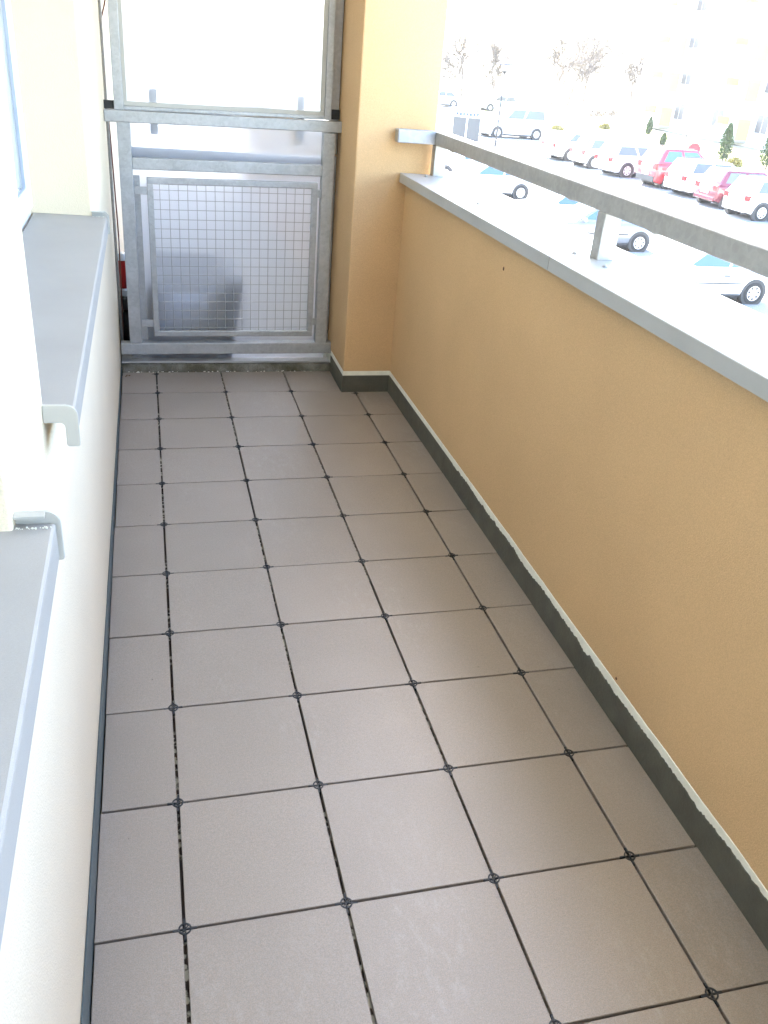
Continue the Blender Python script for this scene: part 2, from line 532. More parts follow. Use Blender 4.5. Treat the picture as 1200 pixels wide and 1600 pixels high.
strip('membrane_band', [(-.1745, 3.30), (-.1745, -6.1)], 0, -.02, lambda s: .135 - .021*(6.4-1.5-s if s < 4.9 else 0) + wl(s) if True else 0, 'membrane_blue', skl, thick=.0024)

# ------------------------------------------------------------------ window wall (left)
def wall_holes(name, xf, xb, ys, zs, holes, m, parent, bevel=.004):
    """wall facing +x at xf; reveals go back to xb. ys, zs: sorted cuts; holes: set of (iy, iz)"""
    bm = new_bm(); cache = {}
    def v(x, y, z):
        k = (x, y, z)
        if k not in cache: cache[k] = bm.verts.new(k)
        return cache[k]
    for i in range(len(ys)-1):
        for j in range(len(zs)-1):
            if (i, j) in holes:
                a, b, c, d = ys[i], ys[i+1], zs[j], zs[j+1]
                if (i-1, j) not in holes: bm.faces.new((v(xf,a,c), v(xf,a,d), v(xb,a,d), v(xb,a,c)))
                if (i+1, j) not in holes: bm.faces.new((v(xf,b,c), v(xf,b,d), v(xb,b,d), v(xb,b,c)))
                if (i, j-1) not in holes: bm.faces.new((v(xf,a,c), v(xf,b,c), v(xb,b,c), v(xb,a,c)))
                if (i, j+1) not in holes: bm.faces.new((v(xf,a,d), v(xf,b,d), v(xb,b,d), v(xb,a,d)))
            else:
                bm.faces.new((v(xf,ys[i],zs[j]), v(xf,ys[i+1],zs[j]), v(xf,ys[i+1],zs[j+1]), v(xf,ys[i],zs[j+1])))
    # bottom and top returns
    for i in range(len(ys)-1):
        bm.faces.new((v(xf,ys[i],zs[0]), v(xf,ys[i+1],zs[0]), v(xb,ys[i+1],zs[0]), v(xb,ys[i],zs[0])))
    return obj(name, bm, m, parent, bevel, segs=3)
wall = thing('house_wall', 'cream rendered house wall on the left with two windows and grey sills', 'wall')
XW, XB = -.178, -.44
ZS = 1.020
wall_holes('plaster', XW, XB, [-6.2, -2.4, -.185, .203, 1.862, 11], [-.26, ZS, 2.35, 2.62], {(1, 1), (3, 1)}, 'cream', wall)
def window(y0, y1, zb, zt):
    x = -.36
    fr = box('window_frame', (x-.07, y0, zb), (x, y0+.06, zt), 'pvc', wall, .004)
    fr['label'] = 'white window frame'
    bm = new_bm()
    add_box(bm, (x-.07, y1-.045, zb), (x, y1, zt)); add_box(bm, (x-.07, y0+.0601, zb), (x-.0005, y1-.0451, zb+.05))
    add_box(bm, (x-.07, y0+.0601, zt-.05), (x-.0005, y1-.0451, zt))
    obj('frame_side', bm, 'pvc', fr, .004)
    bm = new_bm(); xs = x+.012
    a, b, c, d = y0+.05, y1-.035, zb+.04, zt-.04
    ym = (a+b)/2
    for (p, q) in ((a, ym-.004), (ym+.004, b)):
        add_box(bm, (x-.05, p, c), (xs, p+.065, d)); add_box(bm, (x-.05, q-.065, c), (xs, q, d))
        add_box(bm, (x-.05, p+.0651, c), (xs-.0006, q-.0651, c+.065)); add_box(bm, (x-.05, p+.0651, d-.065), (xs-.0006, q-.0651, d))
    obj('sash', bm, 'pvc', fr, .005)
    bm = new_bm()
    for (p, q) in ((a, ym-.004), (ym+.004, b)):
        add_box(bm, (x-.02, p+.0655, c+.0655), (x-.004, q-.0655, d-.0655))
    obj('pane', bm, 'glass', fr)
    box('curtain', (x-.16, y0+.01, zb), (x-.15, y1-.01, zt), 'curtain', fr)
    bm = new_bm()
    for (p, q) in ((a, ym-.004), (ym+.004, b)):
        for u in (p+.0655, q-.0685):
            add_box(bm, (x-.006, u, c+.066), (x+.004, u+.003, d-.066))
        add_box(bm, (x-.006, p+.07, c+.0655), (x+.004, q-.07, c+.0685))
    obj('gasket', bm, 'gasket', fr)
window(.203, 1.862, ZS+.006, 2.35)
window(-2.4, -.185, ZS+.006, 2.35)
def sill(y0, y1, vis_near, vis_far):
    # sheet: top slopes gently out, nose, drop apron
    xo = -.131; xi = -.352
    zt = 1.0385; zi = 1.044; zb = .990
    bm = new_bm()
    prof = [(xi, zi), (xo-.004, zt+.0005), (xo-.001, zt-.0008), (xo, zt-.004), (xo, zb), (xo-.010, zb-.002), (xo-.010, zb), (xo-.003, zb+.002), (xo-.003, zt-.006), (xo-.005, zt-.003), (xi, zi-.003)]
    add_prism(bm, [(x, y0+.006, z) for x, z in prof], (0, y1-y0-.012, 0))
    s = obj('window_sill', bm, 'sill', wall)
    def cap(y, dirn):
        # L-shaped rounded plastic cap
        t = .0042
        o_ = .004
        pts = []
        x1 = xo+o_+.002; z1 = zt+.0165
        r = .018
        pts.append((-.1775, z1))
        for k in range(7):
            a = R(90 - 90*k/6)
            pts.append((x1-r+r*math.cos(a), z1-r+r*math.sin(a)))
        for k in range(4):
            a = R(-90*k/3); pts.append((x1-.004+.004*math.cos(a), zb-.004+.004+.004*math.sin(a)-.002))
        xi2 = x1-.0205
        for k in range(4):
            a = R(-90-90*k/3); pts.append((xi2+.004+.004*math.cos(a), zb-.002+.004*math.sin(a)))
        r2 = .008; zin = z1-.030
        for k in range(5):
            a = R(0+90*k/4); pts.append((xi2-r2+r2*math.cos(a), zin-r2+r2*math.sin(a)))
        pts.append((-.1775, zin))
        bm = new_bm(); add_prism(bm, [(x, y, z) for x, z in pts], (0, dirn*t, 0))
        # raised rim along the top (end piece standing over the sheet)
        e = obj('end_cap', bm, 'endcap', s, .0009)
        bm = new_bm()
        add_box(bm, (-.1772, y+dirn*t, z1-.0035), (xo-.011, y+dirn*(t+(.012 if dirn < 0 else .0025)), z1-.0003))
        obj('cap_lip', bm, 'endcap', e)
    cap(y0-.001, 1)
    cap(y1+.001, -1)
    # mortar crumbs at the far corner
    if vis_far:
        bm = new_bm(); rr = random.Random(4)
        for k in range(26):
            x = -.176+rr.random()**1.6*.04; y = y1-.016-rr.random()*.004; q = rr.uniform(.0006, .002)
            add_box(bm, (x, y, zt+.0006), (x+q, y+q, zt+.001+q))
        o = obj('mortar_crumbs', bm, 'primer', s); o['kind'] = 'stuff'
    return s
sill(.185, 1.868, True, True)
sill(-2.42, -.163, False, True)
# cable hanging down the wall just past the divider
bm = new_bm()
pts = [(-.135, 3.52, 2.55), (-.139, 3.51, 1.70), (-.150, 3.50, 1.655), (-.168, 3.50, 1.60), (-.171, 3.5, 1.42), (-.165, 3.5, 1.25), (-.160, 3.5, 1.10), (-.156, 3.5, .88), (-.152, 3.5, .65), (-.158, 3.5, .30), (-.165, 3.5, .06)]
for a, b in zip(pts, pts[1:]): add_tube(bm, a, b, .0035, n=8)
tag(obj('cable', bm, 'cable', None, smooth=True), 'thin brown cable running down the wall in the gap beside the metal divider', 'cable')
bm = new_bm(); add_tube(bm, (-.168, 3.47, .06), (-.168, 3.47, 2.5), .007, n=10)
tag(obj('drain_pipe', bm, 'con_plain', None, smooth=True), 'slim grey pipe on the wall left of the brown cable', 'pipe')

# ------------------------------------------------------------------ slabs and building shell
tag(box('ceiling', (-.178, -6.2, 2.62), (1.46, 11, 2.80), 'white_paint'), kind='structure')
shell = thing('house_shell', 'cream body of the apartment house that carries the balcony', 'building')
box('lower_facade', (-12, -14, -4.2), (1.38, 12, -.27), 'cream', shell)
box('room_block', (-12, -14, -.26), (-.60, 12, 2.8), 'cream', shell)
box('upper_facade', (-12, -14, 2.81), (-.18, 12, 13), 'cream', shell)
box('upper_parapet', (1.24, -6.2, 2.81), (1.46, 11, 3.85), 'ochre', shell)
box('facade_infill', (-.59, -14, -.26), (-.18, -6.21, 2.8), 'cream', shell)
box('facade_infill', (-.59, 11.01, -.26), (-.18, 12, 2.8), 'cream', shell)
box('end_wall', (-.179, -6.4, -.02), (1.40, -6.21, 2.61), 'cream', shell)

# ------------------------------------------------------------------ parapet
par = thing('parapet_wall', 'low ochre rendered balcony parapet with a grey metal coping on the right', 'wall')
bm = new_bm(); add_box(bm, (1.178, -6.1, .106), (1.42, 2.985, 1.062))
obj('plaster', bm, 'ochre', par, .004)
bm = new_bm(); add_box(bm, (1.1805, -6.1, -.26), (1.419, 2.985, .104)); obj('wall_foot', bm, 'primer', par)
def coping(y0, y1):
    x0, x1, zt, zb, t = 1.141, 1.462, 1.0845, 1.0435, .0022
    bm = new_bm()
    pr = [(x0, zb), (x0, zt-.002), (x0+.002, zt), (x1-.002, zt-.004), (x1, zt-.006), (x1, zb), (x1-t, zb), (x1-t, zt-t-.006), (x0+t, zt-t-.001), (x0+t, zb+.002), (x0+.012, zb+.001), (x0+.012, zb)]
    add_prism(bm, [(x, y0, z) for x, z in pr], (0, y1-y0, 0))
    return obj('coping', bm, 'cap', par)
coping(-6.1, -.781); c2 = coping(-.778, 1.2355); coping(1.2385, 2.962)
bm = new_bm(); add_box(bm, (1.1418, 1.2345, 1.046), (1.1440, 1.2395, 1.0838)); obj('coping_joint', bm, 'dark', par)
bm = new_bm(); add_box(bm, (1.146, 2.9625, 1.046), (1.30, 2.9785, 1.078)); obj('mortar_fill', bm, 'primer', par)
# screws on the coping
def dome(bm, c, r):
    add_lathe(bm, [(r, 0), (r, r*.25), (r*.8, r*.6), (r*.4, r*.8), (.0001, r*.85)], c, 10)
for (x, y) in ((1.247, 1.291), (1.385, 1.29), (1.263, 1.12), (1.24, 2.15), (1.38, 2.10), (1.25, .30), (1.24, 2.87)):
    bm = new_bm(); dome(bm, (x, y, 1.0815 + (1.46-x)*.012), .0075); obj('screw', bm, 'zinc', par)
bm = new_bm(); add_lathe(bm, [(.0075, -.001), (.0065, .0007), (.003, .0009)], (0, 0, 0), 9)
h = obj('drill_hole', bm, 'hole', par); h.location = (1.1776, 1.658, 0.95); h.rotation_euler = (0, R(-90), 0); h.scale = (1, .75, 1)
h['label'] = 'small brown hole in the ochre plaster'
bm = new_bm(); add_lathe(bm, [(.0045, -.001), (.004, .0006), (.002, .0008)], (0, 0, 0), 7)
h2 = obj('paint_chip', bm, 'hole', par); h2.location = (1.1776, 0.463, 0.121); h2.rotation_euler = (0, R(-90), 0)

# ------------------------------------------------------------------ pillar
pil = thing('pillar', 'square ochre rendered pillar between the metal divider and the parapet', 'pillar')
box('plaster', (.93, 2.98, .108), (1.302, 3.52, 2.619), 'ochre', pil, .007)
box('pillar_foot', (.9325, 2.9825, -.26), (1.30, 3.52, .106), 'primer', pil)
nb = thing('parapet_wall', 'neighbouring balcony parapet seen beyond the pillar and divider', 'wall')
box('plaster', (1.178, 3.5205, -.26), (1.42, 11, 1.045), 'ochre', nb)
box('end_pillar', (1.182, 10.76, 1.09), (1.46, 11.0, 2.615), 'ochre', nb)  # pillar added to close the sun gap beside the end sheet
box('end_sheet', (-.17, 10.76, .02), (1.17, 10.78, 2.615), 'sheet', nb)  # added far divider: diffuses the sun, keeps its patch off the neighbour's floor
box('end_sheet_frame', (-.16, 10.70, 1.9), (1.17, 10.75, 1.95), 'zinc', nb)
bm = new_bm(); add_box(bm, (1.14, 3.53, 1.0455), (1.46, 11.03, 1.084)); obj('coping', bm, 'cap', nb)

# ------------------------------------------------------------------ handrail
hr = thing('handrail', 'galvanised steel handrail on short posts above the parapet coping', 'railing')
ZR0, ZR1 = 1.216, 1.272
def bar(name, a, b, parent, bevel=.004, m='zinc'):
    return box(name, a, b, m, parent, bevel)
# long rail with slightly uneven zinc drips beneath
bm = new_bm()
ys = steps(-6.1, 2.94, .04); prev = None; rr = random.Random(11)
for y in ys:
    e = rr.uniform(-.0006, .0006); dz = -.0035 if rr.random() < .05 else 0
    cur = [bm.verts.new(p) for p in ((1.282+e, y, ZR0+.003+dz), (1.2845, y, ZR0+dz), (1.3395, y, ZR0+dz), (1.342, y, ZR0+.003), (1.342, y, ZR1-.003), (1.339, y, ZR1), (1.285, y, ZR1), (1.282+e*.5, y, ZR1-.003))]
    if prev:
        for k in range(8): bm.faces.new((prev[k], cur[k], cur[(k+1)%8], prev[(k+1)%8]))
    else: bm.faces.new(cur)
    prev = cur
bm.faces.new(prev)
obj('rail', bm, 'zinc_rail', hr)
ra = bar('return_arm', (1.105, 2.912, ZR0+.001), (1.2815, 2.968, ZR1+.0015), hr)
box('end_plug', (1.1035, 2.917, ZR0+.006), (1.1052, 2.963, ZR1-.004), 'zinc_rail', ra)
for y in (2.905, 1.212, -.48, -2.17, -3.86, -5.55):
    p = bar('post', (1.283, y, 1.0805), (1.339, y+.05, ZR0-.0005), hr, .003, 'zinc_rail')
    bm = new_bm()
    for dx in (.27, .35):
        pass
    bm.free()

# ------------------------------------------------------------------ metal divider
dv = thing('balcony_divider', 'galvanised steel divider with frosted sheets and a wire grid closing the balcony end', 'divider')
YF, YB = 3.33, 3.38     # front and back of lower frame
def zb(name, a, b, parent=None, bevel=.003): return box(name, a, b, 'zinc', parent or dv, bevel)
# lower frame (slightly out of level like the photo)
def rail(name, x0, x1, z0l, z0r, h, y0=YF, y1=YB, parent=None, bv=.004):
    bm = new_bm()
    vs = add_box(bm, (x0, y0, z0l), (x1, y1, z0l+h))
    for v in vs:
        if v.co.x > (x0+x1)/2: v.co.z += z0r-z0l
    return obj(name, bm, 'zinc', parent or dv, bv)
rail('top_rail', -.1765, .945, 1.193, 1.207, .050, YF-.004, YB)
zb('stile', (-.124, YF-.0005, .147), (-.064, YB+.0005, 1.197))
zb('stile', (.843, YF-.0005, .147), (.903, YB+.0005, 1.203))
rail('mid_rail', -.0642, .8432, .992, 1.002, .052, YF+.001)
rail('bottom_rail', -.171, .936, .086, .092, .060, YF-.002, YB+.002)
# wire grid in its own frame
gf = rail('grid_frame', -.002, .826, .180, .184, .030, YF+.008, YF+.033)
gf['label'] = 'welded frame holding the wire grid'
rail('frame_bar', -.002, .826, .928, .941, .030, YF+.008, YF+.033, gf)
bm = new_bm(); vs = add_box(bm, (-.0025, YF+.0075, .2095), (.0265, YF+.0335, .930)); obj('frame_bar', bm, 'zinc', gf, .003)
bm = new_bm(); vs = add_box(bm, (.797, YF+.0075, .2125), (.8265, YF+.0335, .943)); obj('frame_bar', bm, 'zinc', gf, .003)
x = .0265 + .030
wire_v = None
while x < .795:
    if wire_v is None:
        bm = new_bm(); add_tube(bm, (0, YF+.016, .207), (0, YF+.016, .938), .0017, n=6)
        wire_v = obj('wire', bm, 'zinc', gf); wire_v.location = (x, 0, 0)
    else: share(wire_v, gf, (x, 0, 0))
    x += .0438
z = .938 - .030
wire_h = None
while z > .225:
    if wire_h is None:
        bm = new_bm(); add_tube(bm, (.024, YF+.0125, -.005), (.80, YF+.0125, .005), .0017, n=6)
        wire_h = obj('wire', bm, 'zinc', gf); wire_h.location = (0, 0, z)
    else: share(wire_h, gf, (0, 0, z))
    z -= .0452
for (x0, x1, z0) in ((-.064, -.002, .880), (-.064, -.002, .232), (.8266, .843, .900), (.8266, .843, .246)):
    if x0 < 0: zb('tab', (x0+.002, YF+.010, z0), (x1, YF+.016, z0+.036), gf, .001)
    else: zb('tab', (x0, YF+.010, z0), (x1+.012, YF+.016, z0+.036), gf, .001)
# flat cheek plates beside the grid (the paler strips)
zb('side_plate', (-.0635, YB+.003, .150), (-.034, YB+.006, .960))
# sheets: twin-wall plastic with vertical ribs
def sheet(name, x0, x1, z0, z1, y, parent, dz=0):
    bm = new_bm()
    add_box(bm, (x0, y, z0), (x1, y+.0012, z1))
    o = obj(name, bm, 'sheet', parent)
    bm = new_bm(); n = int((x1-x0)/.0085)
    for i in range(n+1):
        xx = x0 + (x1-x0-.0008)*i/n
        add_box(bm, (xx, y+.0013, z0), (xx+.0007, y+.0075, z1))
    r = obj('rib', bm, 'sheet', o); r['kind'] = 'stuff'
    return o
sheet('lower_sheet', -.122, .902, .0490, 1.20, 3.388, dv)
# upper frame, set back a little
UY0, UY1 = 3.36, 3.405
zb('upper_stile', (-.131, UY0, 1.2435), (-.089, UY1, 2.55))
zb('upper_stile', (.849, UY0, 1.2575), (.883, UY1, 2.55))
rail('upper_bottom_rail', -.0895, .8495, 1.244, 1.258, .018, UY0+.001, UY1)
zb('upper_top_rail', (-.0895, UY0+.001, 2.50), (.8495, UY1, 2.55))
bm = new_bm()
vs = add_box(bm, (-.0885, UY0+.012, 1.2625), (.8485, UY0+.030, 1.281))
for v in vs:
    if v.co.x > .4: v.co.z += .013
add_box(bm, (-.0885, UY0+.0115, 1.2815), (-.072, UY0+.030, 2.499)); add_box(bm, (.829, UY0+.0115, 1.2945), (.8485, UY0+.030, 2.499))
b = obj('edge_profile', bm, 'endcap', dv, .001)
us = sheet('upper_sheet', -.080, .838, 1.2765, 2.495, UY0+.016, dv)
# back rail and clamps seen blurred through the sheets
zb('back_rail', (-.12, 3.43, 1.034), (.90, 3.46, 1.080))
for (cx, cz) in ((.045, 1.29), (.745, 1.305)):
    box('sheet_clamp', (cx-.018, 3.44, cz-.150), (cx+.018, 3.452, cz+.045), 'endcap', dv)
zb('wall_channel', (.888, 3.40, 1.10), (.9275, 3.46, 2.6))
zb('wall_channel', (.905, 3.41, .08), (.9285, 3.46, 1.09))
for (a, b) in (((-.176, 3.372, 1.2445), (-.1318, 3.40, 1.280)), ((.8835, 3.372, 1.262), (.926, 3.398, 1.305))):
    box('fixing_block', a, b, 'dark', dv)
# joint scratch
# threshold
th = thing('threshold', 'mossy concrete threshold strip with a pale metal sill under the divider', 'threshold')
bm = new_bm(); prev = None; rr = random.Random(2)
for x in steps(-.175, .928, .012):
    a = rr.uniform(-.003, .003); zt = .040+rr.uniform(-.003, .003)
    cur = [bm.verts.new(p) for p in ((x, 3.301+a*.6, -.02), (x, 3.304+a, .012), (x, 3.308+a*.5, zt), (x, 3.52, zt+.001), (x, 3.52, -.02))]
    if prev:
        for k in range(4): bm.faces.new((prev[k], cur[k], cur[k+1], prev[k+1]))
    prev = cur
obj('concrete_kerb', bm, 'concrete', th)
bm = new_bm()
vs = add_box(bm, (-.172, 3.316, .0445), (.926, 3.50, .0475)); add_box(bm, (-.172, 3.3155, .0475), (.926, 3.3185, .0535))
obj('metal_sill', bm, 'cap', th)
bm = new_bm(); rr = random.Random(21)
for k in range(60):
    x = rr.uniform(-.17, .90); y = 3.302-rr.random()**2*.012; q = rr.uniform(.001, .005); zz = rr.uniform(0, .001)
    add_box(bm, (x, y, zz), (x+q*1.5, y+q, zz+q*.6))
o = obj('mortar_crumbs', bm, 'primer', th); o['kind'] = 'stuff'
bm = new_bm()
for (x, y, s) in ((-.15, 3.235, .011), (-.137, 3.243, .008), (-.148, 3.248, .009), (-.10, 3.30, .010), (.19, 3.297, .006)):
    vs = [bm.verts.new((x+s*math.cos(a)*rr.uniform(.5, 1), y+s*.7*math.sin(a), .001+rr.uniform(0, .004))) for a in [i*math.pi/3 for i in range(6)]]
    bm.faces.new(vs)
tag(obj('leaf_litter', bm, 'leaf_debris'), 'few dry brown leaf crumbs in the far left floor corner', 'leaves', kind='stuff')

# things behind the divider
def arm_chair():
    t = thing('garden_chair', 'dark wicker garden chair blurred behind the lower frosted sheet', 'chair', (.13, 3.64, -.02))
    box('side_panel', (-.16, -.20, 0), (-.08, .22, .46), 'chair', t, .02)
    rot = Matrix.Translation((.24, 0, 0)) @ Matrix.Rotation(R(9), 4, 'Y')
    box('side_panel', (-.07, -.20, 0), (.03, .22, .50), 'chair', t, .02, rot)
    box('seat', (-.079, -.20, 0), (.165, .22, .22), 'chair', t, .02)
    box('backrest', (-.12, .2205, .05), (.24, .27, .52), 'chair', t, .02)
    box('cushion', (-.06, -.12, .2205), (.15, .12, .33), 'cushion', t, .03)
arm_chair()
t = thing('lantern', 'small red lantern with silver lids standing in the gap left of the divider', 'lantern', (-.143, 3.56, .26))
bm = new_bm(); add_lathe(bm, [(.021, 0), (.022, .14), (.020, .145)], (0, 0, .115), 16); obj('red_glass', bm, 'red', t, smooth=True)
bm = new_bm(); add_lathe(bm, [(.038, 0), (.034, .006), (.018, .030), (.006, .036)], (0, 0, .262), 16); obj('lid', bm, 'tin', t)
bm = new_bm(); add_lathe(bm, [(.024, 0), (.026, .03), (.019, .04)], (0, 0, .075), 16); obj('collar', bm, 'tin', t)
bm = new_bm(); add_lathe(bm, [(.020, 0), (.029, .01), (.029, .06), (.02, .073)], (0, 0, 0), 16); obj('base_cup', bm, 'spacer', t)
t = thing('planter_bag', 'black plastic bag on a weathered board under the red lantern', 'bag', (-.13, 3.58, -.02))
bm = new_bm(); add_lathe(bm, [(.05, .10), (.058, .14), (.054, .20), (.042, .25), (.025, .275)], (0, 0, 0), 14)
obj('bag', bm, 'bag', t, smooth=True)
box('board', (-.04, -.06, 0), (.10, .10, .099), 'board', t)

# ------------------------------------------------------------------ cars
def car(name, label, cat, rear, heading, paint, kind='hatch', wheel_side=-1, group=None, detail=True):
    """rear: ground contact of the rear wheel that faces the camera. heading in degrees."""
    K = dict(hatch=dict(L=3.95, W=1.68, H=1.44, wb=2.45, ro=.62, r=.305, belt=.90, hood=.92, rt=(.10, .42), ft=(1.85, 2.72), low=False),
             estate=dict(L=4.45, W=1.74, H=1.45, wb=2.65, ro=.90, r=.315, belt=.92, hood=.95, rt=(.06, .34), ft=(1.95, 2.75), low=False),
             suv=dict(L=4.40, W=1.80, H=1.68, wb=2.62, ro=.80, r=.345, belt=1.05, hood=1.08, rt=(.06, .42), ft=(1.75, 2.55), low=True),
             van=dict(L=4.6, W=1.85, H=1.85, wb=2.9, ro=.80, r=.33, belt=1.10, hood=1.15, rt=(.03, .12), ft=(2.5, 3.25), low=False),
             sedan=dict(L=4.5, W=1.74, H=1.42, wb=2.65, ro=.98, r=.315, belt=.92, hood=.95, rt=(.55, 1.15), ft=(2.10, 2.90), low=False))[kind]
    L, W, H, wb, ro, r, belt = (K[k] for k in ('L', 'W', 'H', 'wb', 'ro', 'r', 'belt'))
    hw = W/2
    gz = rear[2]
    a = R(heading); f = Vector((math.cos(a), math.sin(a), 0)); s = Vector((-math.sin(a), math.cos(a), 0))
    org = Vector(rear) - f*ro - s*(wheel_side*(hw-.12))
    t = thing(name, label, cat, (org.x, org.y, gz), a, group)
    # body shell, lofted along its length
    xf0, xf1 = ro+K['ft'][0], ro+K['ft'][1]
    xr0, xr1 = K['rt']
    xf0 = K['ft'][0] + .3; xf1 = K['ft'][1] + .3
    xs = [0, .06, .30, ro, ro+.6, xf1, xf1+(L-xf1)*.5, L-.35, L-.08, L]
    rows = []
    for x in xs:
        u = x/L
        taper = 1 - .10*max(0, (abs(u-.5)-.38)/.12)**2 - (.05 if u in (0, 1) else 0)
        top = belt if x <= xf1 else belt - (belt-.68)*((x-xf1)/(L-xf1))**2.2
        if kind == 'sedan' and x < xr0: top = belt - .03
        bot = .20 if .3 <= x <= L-.35 else .28
        if x == 0: top = belt-.08
        wq = hw*taper
        rows.append([(x, q*wq*k, z) for q in (1,) for k, z in ((.90, bot), (.985, bot+.12), (1, (bot+top)/2), (.97, top-.10), (.90, top-.02), (.80, top))] +
                    [(x, -wq*k, z) for k, z in ((.80, top), (.90, top-.02), (.97, top-.10), (1, (bot+top)/2), (.985, bot+.12), (.90, bot))])
    bm = new_bm(); prev = None
    for row in rows:
        cur = [bm.verts.new(p) for p in row]
        if prev:
            for k in range(12): bm.faces.new((prev[k], prev[(k+1)%12], cur[(k+1)%12], cur[k]))
        else: bm.faces.new(cur)
        prev = cur
    bm.faces.new(prev)
    # greenhouse
    g0, g1 = hw*.90, hw*.72
    G = [(xr0, g0, belt-.02), (xf1, g0, belt-.02), (xf0, g1, H-.02), (xr1, g1, H-.02)]
    vs = [bm.verts.new(p) for p in G] + [bm.verts.new((x, -y, z)) for x, y, z in G]
    cr = [bm.verts.new(p) for p in ((xf0-.15, g1*.6, H), (xr1+.15, g1*.6, H), (xr1+.15, -g1*.6, H), (xf0-.15, -g1*.6, H))]
    bm.faces.new((vs[0], vs[1], vs[2], vs[3])); bm.faces.new((vs[4], vs[5], vs[6], vs[7]))
    bm.faces.new((vs[1], vs[5], vs[6], vs[2])); bm.faces.new((vs[0], vs[4], vs[7], vs[3]))
    bm.faces.new((vs[2], vs[3], cr[1], cr[0])); bm.faces.new((vs[6], vs[7], cr[2], cr[3]))
    bm.faces.new((vs[2], vs[6], cr[3], cr[0])); bm.faces.new((vs[3], vs[7], cr[2], cr[1])); bm.faces.new(cr)
    obj('body', bm, paint, t, .03, smooth=True, segs=2)
    # panes
    def lerp(p, q, u): return tuple(p[i]+(q[i]-p[i])*u for i in range(3))
    glass = 'carglass_pale' if rear[0] > 20 and paint != 'car_red' else 'carglass'  # far row gets the glass with painted pale reflections
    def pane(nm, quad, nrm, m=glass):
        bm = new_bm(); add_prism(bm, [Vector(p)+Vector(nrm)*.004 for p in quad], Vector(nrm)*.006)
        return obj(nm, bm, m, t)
    for q in (1, -1):
        g = [(x, y*q, z) for x, y, z in G]
        nrm = Vector((0, q*(H-belt), (g0-g1))).normalized()
        def P(u, v): return lerp(lerp(g[0], g[1], u), lerp(g[3], g[2], u), v)
        for (u0, u1) in ((.07, .47), (.50, .93)) if kind != 'van' else ((.06, .5), (.53, .88)):
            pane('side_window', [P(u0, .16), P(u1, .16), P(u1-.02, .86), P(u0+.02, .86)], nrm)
    wn = Vector((H-belt, 0, xf1-xf0)).normalized()
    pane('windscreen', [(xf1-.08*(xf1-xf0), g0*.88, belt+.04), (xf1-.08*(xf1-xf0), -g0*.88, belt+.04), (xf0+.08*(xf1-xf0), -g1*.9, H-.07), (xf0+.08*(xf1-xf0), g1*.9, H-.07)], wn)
    rn = Vector((-(H-belt), 0, xr1-xr0)).normalized()
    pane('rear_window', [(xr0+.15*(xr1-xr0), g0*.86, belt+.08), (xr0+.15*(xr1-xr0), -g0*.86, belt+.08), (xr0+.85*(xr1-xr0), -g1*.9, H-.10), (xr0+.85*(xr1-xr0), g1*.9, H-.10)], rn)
    # wheels
    for wx in (ro, ro+wb):
        for q in (1, -1):
            yc = q*(hw-.10)
            bm = new_bm(); add_tube(bm, (wx, yc-.09*q, r*1.0), (wx, q*(hw+.004), r*1.0), r+.075, n=24); obj('wheel_arch', bm, 'trim', t)
            bm = new_bm(); n = 24
            prof = [(r*.62, -.10), (r*.93, -.10), (r, -.07), (r, .07), (r*.93, .10), (r*.66, .10)]
            rings = []
            for rad, o in prof:
                rings.append([bm.verts.new((wx+rad*math.cos(2*math.pi*i/n), yc+q*(o+.022), r+rad*math.sin(2*math.pi*i/n))) for i in range(n)])
            for A, B in zip(rings, rings[1:]+rings[:1]):
                for i in range(n): bm.faces.new((A[i], A[(i+1)%n], B[(i+1)%n], B[i]))
            wo = obj('wheel', bm, 'tyre', t)
            bm = new_bm()
            add_tube(bm, (wx, yc, r), (wx, yc+q*.10, r), r*.665, n=20)
            ob = obj('hub_back', bm, 'trim', wo)
            bm = new_bm()
            for k in range(7):
                aa = 2*math.pi*k/7
                rot = Matrix.Translation((wx, 0, r)) @ Matrix.Rotation(aa, 4, 'Y')
                add_box(bm, (-.034, yc+q*.101 if q > 0 else yc+q*.118, .03), (.034, yc+q*.118 if q > 0 else yc+q*.101, r*.62), rot)
            add_tube(bm, (wx, yc+q*.1005, r), (wx, yc+q*.122, r), .055, n=12)
            m2 = 20; ra, rb = r*.60, r*.68
            for i in range(m2):
                a0, a1 = 2*math.pi*i/m2, 2*math.pi*(i+1)/m2
                poly = [(wx+ra*math.cos(a0), yc+q*.1, r+ra*math.sin(a0)), (wx+rb*math.cos(a0), yc+q*.1, r+rb*math.sin(a0)), (wx+rb*math.cos(a1), yc+q*.1, r+rb*math.sin(a1)), (wx+ra*math.cos(a1), yc+q*.1, r+ra*math.sin(a1))]
                add_prism(bm, poly, (0, q*.020, 0))
            obj('rim', bm, 'rim', wo)
    # bumpers, skirts
    bm = new_bm(); add_box(bm, (-.035, -hw*.80, .26), (.10, hw*.80, .50 if K['low'] else .42)); obj('rear_bumper', bm, 'trim' if K['low'] else paint, t, .03)
    bm = new_bm(); add_box(bm, (L-.10, -hw*.78, .24), (L+.03, hw*.78, .44)); obj('front_bumper', bm, 'trim' if K['low'] else paint, t, .03)
    bm = new_bm(); add_box(bm, (.4, -hw*.86, .15), (L-.4, hw*.86, .21)); obj('underbody', bm, 'dark', t)
